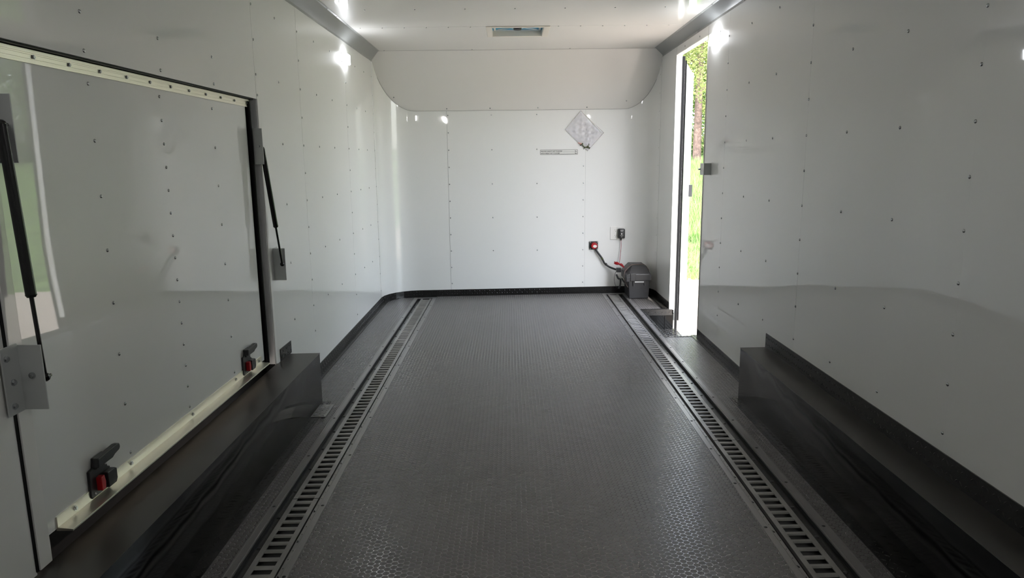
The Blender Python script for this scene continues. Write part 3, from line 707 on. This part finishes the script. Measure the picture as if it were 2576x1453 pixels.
def battery():
    BX0, BX1, BY0, BY1 = 1.016, 1.200, 5.985, 6.24
    t = thing('battery_box', (1.108, 6.1, 0), 'black plastic battery box with strap in the front right corner', 'battery box')
    z1 = .165
    q = MB()
    for k in range(2):
        pass
    a = [(BX0 + .010, BY0 + .010), (BX1 - .008, BY0 + .010), (BX1 - .008, BY1 - .008), (BX0 + .008, BY1 - .008)]
    c = [(BX0, BY0), (BX1, BY0), (BX1, BY1), (BX0, BY1)]
    q.v = [(x, y, .002) for x, y in a] + [(x, y, z1) for x, y in c]; q.f = [(3, 2, 1, 0), (4, 5, 6, 7)] + [(k, (k + 1) % 4, 4 + (k + 1) % 4, 4 + k) for k in range(4)]
    q.build('case', 'black_plastic', t, bevel=.004)
    q = MB(); g = .012
    pr = [(BX0 - g - .012, z1 - .004), (BX1 + g, z1 - .004), (BX1 + g, z1 + .052), (BX1 - .028, z1 + .118), (BX0 + .035, z1 + .120), (BX0 - g - .012, z1 + .062)]
    # lid with a chamfered front
    yf = [BY0 - g, BY0 + .045]
    i = 0; low = pr; n = len(pr)
    front = [(BX0 - g - .012, z1 - .004), (BX1 + g, z1 - .004), (BX1 + g, z1 + .046), (BX1 - .006, z1 + .052), (BX0 + .008, z1 + .054), (BX0 - g - .012, z1 + .048)]
    q.v = [(x, BY0 - g, z) for x, z in front] + [(x, BY0 + .055, z) for x, z in pr] + [(x, BY1 + .006, z) for x, z in pr]
    q.f = [tuple(range(n))] + [(k, (k + 1) % n, n + (k + 1) % n, n + k) for k in range(n)] + [(n + k, n + (k + 1) % n, 2 * n + (k + 1) % n, 2 * n + k) for k in range(n)] + [tuple(range(2 * n, 3 * n))[::-1]]
    ld = q.build('lid', 'black_plastic', t, bevel=.004)
    q = MB(); q.box(BX0 + .012, BX0 + .058, BY0 - g - .006, BY0 + .05, z1 - .006, z1 + .060); q.build('lid_rib', 'black_plastic', ld, bevel=.003)
    q = MB(); q.box(BX0 - g - .010, BX0 + .010, BY0 - g - .012, BY0 + .015, z1 - .010, z1 + .028); q.build('strap_lug', 'black_plastic', ld, bevel=.002)
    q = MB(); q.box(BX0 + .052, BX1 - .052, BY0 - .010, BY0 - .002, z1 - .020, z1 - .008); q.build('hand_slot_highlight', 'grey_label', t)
    q = MB(); q.box(BX0 + .038, BX0 + .046, BY0 - .014, BY0 + .002, z1 - .050, z1 - .006); q.box(BX1 - .050, BX1 - .042, BY0 - .014, BY0 + .002, z1 - .046, z1 - .006); q.box(BX0 + .038, BX1 - .042, BY0 - .014, BY0 + .002, z1 - .008, z1 - .003); q.build('hand_grip', 'black_plastic', t)
    q = MB(); xs = BX0 - g - .014; w = .010
    path = [(BX0 - .004, BY0 + .02, .10), (xs - .002, BY0 + .03, z1 - .01), (xs - .002, BY0 + .055, z1 + .062), (BX0 + .030, BY0 + .07, z1 + .123), (BX0 + .09, BY0 + .10, z1 + .122), (BX1 - .03, BY0 + .12, z1 + .121), (BX1 + .014, BY0 + .13, z1 + .055), (BX1 + .006, BY0 + .13, .10)]
    pp = bez(path, 4); i = 0
    for p0, p1 in zip(pp, pp[1:]): q.face([p0 - Vector((0, w, 0)), p0 + Vector((0, w, 0)), p1 + Vector((0, w, 0)), p1 - Vector((0, w, 0))])
    o = q.build('strap', 'brown_strap', t); s = o.modifiers.new('solid', 'SOLIDIFY'); s.thickness = .003
    q = MB(); q.sphere((BX1 - .002, BY0 + .17, z1 + .062), .012, n=12); q.build('vent_cap', 'black_plastic', t)
    # wiring beside the box: red coil, inline fuse box, leads
    t2 = thing('wiring_bundle', (.95, 6.2, .2), 'red coiled lead with black inline plug beside the battery box', 'wiring')
    q = MB()
    for k in range(4):
        q.tube(bez([(.925, 6.22, .285 + .004 * k), (.95, 6.20, .292 - .006 * k), (.985, 6.19, .262 + .006 * k), (1.006, 6.18, .248), (.99, 6.20, .270 - .005 * k), (.945, 6.22, .268 + .004 * k), (.922, 6.225, .280)]), .0026, 6)
    q.build('red_coil', 'red_plastic', t2, smooth=True)
    q = MB(); q.box(.938, .978, 6.17, 6.20, .205, .245, b=.003); q.build('inline_box', 'black_plastic', t2)
    q = MB(); q.tube(bez([(.940, 6.19, .185), (.955, 6.18, .150), (.972, 6.16, .140), (.968, 6.15, .09), (.956, 6.15, .062)]), .008, 8); q.tube(bez([(.985, 6.16, .150), (1.0, 6.12, .125), (1.02, 6.07, .115)]), .007, 8); q.build('black_leads', 'cable_black', t2, smooth=True)
    q = MB(); q.tube(bez([(.944, 6.20, .22), (.928, 6.21, .17), (.930, 6.21, .10), (.950, 6.20, .06)]), .0018, 6); q.tube(bez([(.97, 6.19, .07), (.985, 6.18, .095), (1.02, 6.15, .10)]), .0015, 6); q.build('thin_wire', 'cable_black', t2, smooth=True)
battery()

def bag():
    c = [Vector((.627, 0, 1.622)), Vector((.488, 0, 1.456)), Vector((.690, 0, 1.268)), Vector((.834, 0, 1.428))]   # top, left, bottom, right
    t = thing('hardware_bag', (.655, D, 1.45), 'clear plastic zip bag of loose screws hung cornerwise on front wall', 'plastic bag')
    q = MB(); n = 40
    def P(u, v, side):
        p = c[0].lerp(c[3], u).lerp(c[1].lerp(c[2], u), v)
        e = min(u, 1 - u, v, 1 - v) * 4; e = min(1, e)
        w = .011 * e * (1 + .5 * math.sin(9 * u + 2 * v) + .35 * math.sin(23 * u - 15 * v) + .22 * math.sin(41 * u + 17 * v * v) + .18 * math.sin(33 * v + 9 * u * u)) + .008 * e * max(0, v - .5) * (side > 0)
        return (p.x, D - .006 - (w if side else 0), p.z)
    for side in (0, 1):
        for i in range(n):
            for j in range(n):
                q.face([P((i + a) / n, (j + b) / n, side) for a, b in ((0, 0), (1, 0), (1, 1), (0, 1))])
    q.build('film', 'clear_bag', t, smooth=True)
    q = MB(); a, b = c[0] + Vector((.012, 0, -.016)), c[3] + Vector((-.012, 0, .0) ) + Vector((0, 0, -.012))
    q.tube([(a.x, D - .010, a.z), (b.x, D - .010, b.z)], .0022, 6); q.tube([(c[0].x + .003, D - .008, c[0].z - .004), (c[3].x - .003, D - .008, c[3].z - .002)], .0012, 6); q.build('zip_seal', 'white_plastic', t)
    q = MB()
    d = (c[1] - c[0]).normalized()
    for s, e in ((c[0], c[3]), (c[3], c[2]), (c[2], c[1]), (c[1], c[0])): q.tube([(s.x, D - .006, s.z), (e.x, D - .006, e.z)], .0012, 5)
    q.build('seam_edge', 'white_plastic', t)
    specs = [((.612, 1.310), 35, 'olive_metal', 'dark screw at the upper left of the pile in the plastic bag'), ((.632, 1.296), -50, 'olive_metal', 'dark screw in the middle of the pile in the plastic bag'),
             ((.655, 1.288), 20, 'olive_metal', 'dark screw at lower right of the pile in the plastic bag'), ((.676, 1.300), 88, 'screw_steel', 'bright screw standing upright in the plastic bag'),
             ((.596, 1.322), -20, 'pink_plastic', 'pink-tipped fastener at the left end of the bag pile'), ((.670, 1.282), -10, 'olive_metal', 'dark screw nearest the bottom corner of the plastic bag')]
    for (x, z), a, m, lab in specs:
        ca, sa = math.cos(math.radians(a)), math.sin(math.radians(a)); y = D - .013
        x += .022; z += .016; s = MB(); s.cyl((x - .014 * ca, y, z - .014 * sa), (x + .014 * ca, y, z + .014 * sa), .0045, .004, n=8); s.cyl((x + .010 * ca, y, z + .010 * sa), (x + .017 * ca, y, z + .017 * sa), .0085, n=6)
        o = s.build('loose_screw', m); tag(o, lab, 'screw', 'loose screws in the plastic bag')
bag()
def sticker():
    t = thing('capacity_sticker', (.436, D, 1.263), 'narrow white payload capacity sticker with black lettering', 'sticker')
    x0, x1, z0, z1 = .268, .604, 1.240, 1.286
    q = MB(); q.box(x0, x1, D - .0008, D - .0001, z0, z1); q.build('backing', 'paper', t)
    q = MB(); r = .008; y0, y1 = D - .0014, D - .0008; i = .002
    def rr(o):
        P = []
        for cx, cz, a0 in ((x1 - r, z1 - r, 0), (x0 + r, z1 - r, 90), (x0 + r, z0 + r, 180), (x1 - r, z0 + r, 270)):
            for k in range(6):
                a = math.radians(a0 + 18 * k); P.append((cx + (r - o) * math.cos(a), cz + (r - o) * math.sin(a)))
        return P
    A, B = rr(.001), rr(.0032); n = len(A)
    for k in range(n):
        j = (k + 1) % n; q.face([(A[k][0], y0, A[k][1]), (A[j][0], y0, A[j][1]), (B[j][0], y0, B[j][1]), (B[k][0], y0, B[k][1])])
    q.box(.470, .573, y0, y1, 1.2655, 1.267); q.box(.448, .573, y0, y1, 1.2475, 1.249)
    q.build('border_and_blanks', 'ink', t)
    dg = None
    for txt, x, z, w in (('PAYLOAD CAPACITY NOT TO EXCEED', .276, 1.2665, .190), ('lbs.', .577, 1.2665, .018), ('HITCH WEIGHT NOT TO EXCEED', .276, 1.2485, .168), ('lbs.', .577, 1.2485, .018)):
        cu = bpy.data.curves.new('text', 'FONT'); cu.body = txt; cu.size = .0125; cu.offset = .0004; cu.fill_mode = 'FRONT'
        to = bpy.data.objects.new('text', cu); C.objects.link(to); bpy.context.view_layer.update()
        me = bpy.data.meshes.new_from_object(to.evaluated_get(bpy.context.evaluated_depsgraph_get())); bpy.data.objects.remove(to)
        wd = max(v.co.x for v in me.vertices); sc = w / wd
        for v in me.vertices: v.co = Vector((x + v.co.x * sc - t.location.x, D - .0016 - t.location.y, z + v.co.y - t.location.z))
        me.materials.append(MATS['ink']); o = bpy.data.objects.new('lettering', me); C.objects.link(o); o.parent = t
sticker()

# ------------------------------------------------------------------ outdoors
def gz(x, y):
    d = math.hypot(x, y); return -.52 + max(0, d - 10.5) * .088
def ground():
    def ring(name, r0, r1, nr, m, lab, cat):
        q = MB(); A = [math.radians(a) for a in range(-40, 125, 5)]
        for i in range(nr):
            ra, rb = r0 + (r1 - r0) * i / nr, r0 + (r1 - r0) * (i + 1) / nr
            for a, b in zip(A, A[1:]):
                q.face([(r * math.sin(t), r * math.cos(t), gz(r * math.sin(t), r * math.cos(t))) for r, t in ((ra, a), (rb, a), (rb, b), (ra, b))])
        o = q.build(name, m, smooth=True); tag(o, lab, cat, kind='structure')
    ring('gravel_ground', 0, 10.4, 3, 'gravel', 'sunlit tan gravel ground outside the side door', 'ground')
    ring('grass_field', 10.4, 45, 12, 'turf', 'sloping green grass field outside the side door', 'ground')
ground()
def grass():
    q = MB(); rnd = random.Random(3)
    for k in range(15000):
        a = rnd.choice((rnd.uniform(.22, .31), rnd.uniform(.22, .31), rnd.uniform(.31, .9))); y = 9.9 + 17 * rnd.random() ** 1.1
        x = y * a; z = gz(x, y) - .02; h = rnd.uniform(.06, .16) + (.22 * rnd.random() if y > 12.5 else 0); t = rnd.uniform(0, 6.28)
        w = .012; dx, dy = math.cos(t) * w, math.sin(t) * w; lx, ly = rnd.uniform(-.4, .4) * h, rnd.uniform(-.4, .4) * h
        q.face([(x - dx, y - dy, z), (x + dx, y + dy, z), (x + lx, y + ly, z + h)])
    o = q.build('grass_blades', 'blade'); tag(o, 'tall sunlit grass blades growing in the field outdoors', 'grass', kind='stuff')
grass()
def foliage_mesh(seed, R, H, n, m, size=.055):
    rnd = random.Random(seed); q = MB()
    cl = [(rnd.uniform(-1, 1) * R * .75, rnd.uniform(-1, 1) * R * .75, rnd.uniform(0, H), rnd.uniform(.5, 1.1)) for _ in range(60)]
    for k in range(n):
        cx, cy, cz, cr = rnd.choice(cl)
        v = Vector((rnd.gauss(0, 1), rnd.gauss(0, 1), rnd.gauss(0, .6))).normalized() * cr * rnd.uniform(.6, 1)
        p = Vector((cx, cy, cz)) + v; a = Vector((rnd.gauss(0, 1), rnd.gauss(0, 1), rnd.gauss(0, .6))).normalized(); b = a.orthogonal().normalized(); s = size * rnd.uniform(.5, 1.1)
        q.face([p + a * s, p + b * s * .55, p - a * s, p - b * s * .55])
    return q
def trees():
    kinds = []
    for s, m in ((1, 'leaves'), (2, 'leaves_dark'), (3, 'leaves')):
        q = foliage_mesh(s, 2.5, 7.0, 30000, m); me = bpy.data.meshes.new('foliage'); me.from_pydata(q.v, [], q.f); me.materials.append(MATS[m]); kinds.append(me)
    tr = MB(); tr.cyl((0, 0, -.3), (0, 0, 4.5), .17, .12, n=10); tr.cyl((0, 0, 4.5), (.1, 0, 8), .12, .04, n=8)
    for a in range(5): tr.cyl((0, 0, 2.6 + a * .9), (math.cos(a * 2.1) * 1.6, math.sin(a * 2.1) * 1.6, 3.8 + a * .9), .05, .02, n=6)
    tm = bpy.data.meshes.new('trunk'); tm.from_pydata(tr.v, [], tr.f); tm.materials.append(MATS['bark'])
    rnd = random.Random(5)
    spots = [(7.33, 28.0, 0, 1.5)]
    for a in (-4, 2, 8, 11.5, 18.5, 23, 28, 33, 38, 43, 48, 54, 60, 67): spots.append((math.sin(math.radians(a)) * 31, math.cos(math.radians(a)) * 31, rnd.randrange(3), rnd.uniform(.2, .9)))
    for a in (13.5, 16, 20.5, 30.5, 35.5, 40.5): spots.append((math.sin(math.radians(a)) * 37, math.cos(math.radians(a)) * 37, 1, .2))
    for i, (x, y, k, lift) in enumerate(spots):
        z = gz(x, y)
        if i == 0: lab, g = 'tree with reddish trunk showing at field edge through the doorway', None
        else: lab, g = 'leafy green woodland tree standing at the edge of the field', 'trees at the edge of the field'
        t = thing('tree', (x, y, z), lab, 'tree', g)
        o = bpy.data.objects.new('trunk', tm); C.objects.link(o); o.parent = t
        o = bpy.data.objects.new('foliage', kinds[k]); C.objects.link(o); o.parent = t; o.location = (0, 0, lift + .3); o.rotation_euler = (0, 0, rnd.uniform(0, 6))
        t.scale = (1, 1, rnd.uniform(1.0, 1.25)) if i else (1, 1, 1)
    q = foliage_mesh(9, 2.2, .8, 8000, 'leaves_dark'); me = bpy.data.meshes.new('foliage'); me.from_pydata(q.v, [], q.f); me.materials.append(MATS['leaves_dark'])
    for i, a in enumerate((10, 14.5, 17.5, 24, 30, 36, 42, 49)):
        x, y = math.sin(math.radians(a)) * 33, math.cos(math.radians(a)) * 33
        o = bpy.data.objects.new('bush', me); C.objects.link(o); o.location = (x, y, gz(x, y)); o.rotation_euler = (0, 0, i)
        tag(o, 'dark green undergrowth bush beneath the woodland trees', 'bush', 'bushes under the woodland trees')
trees()
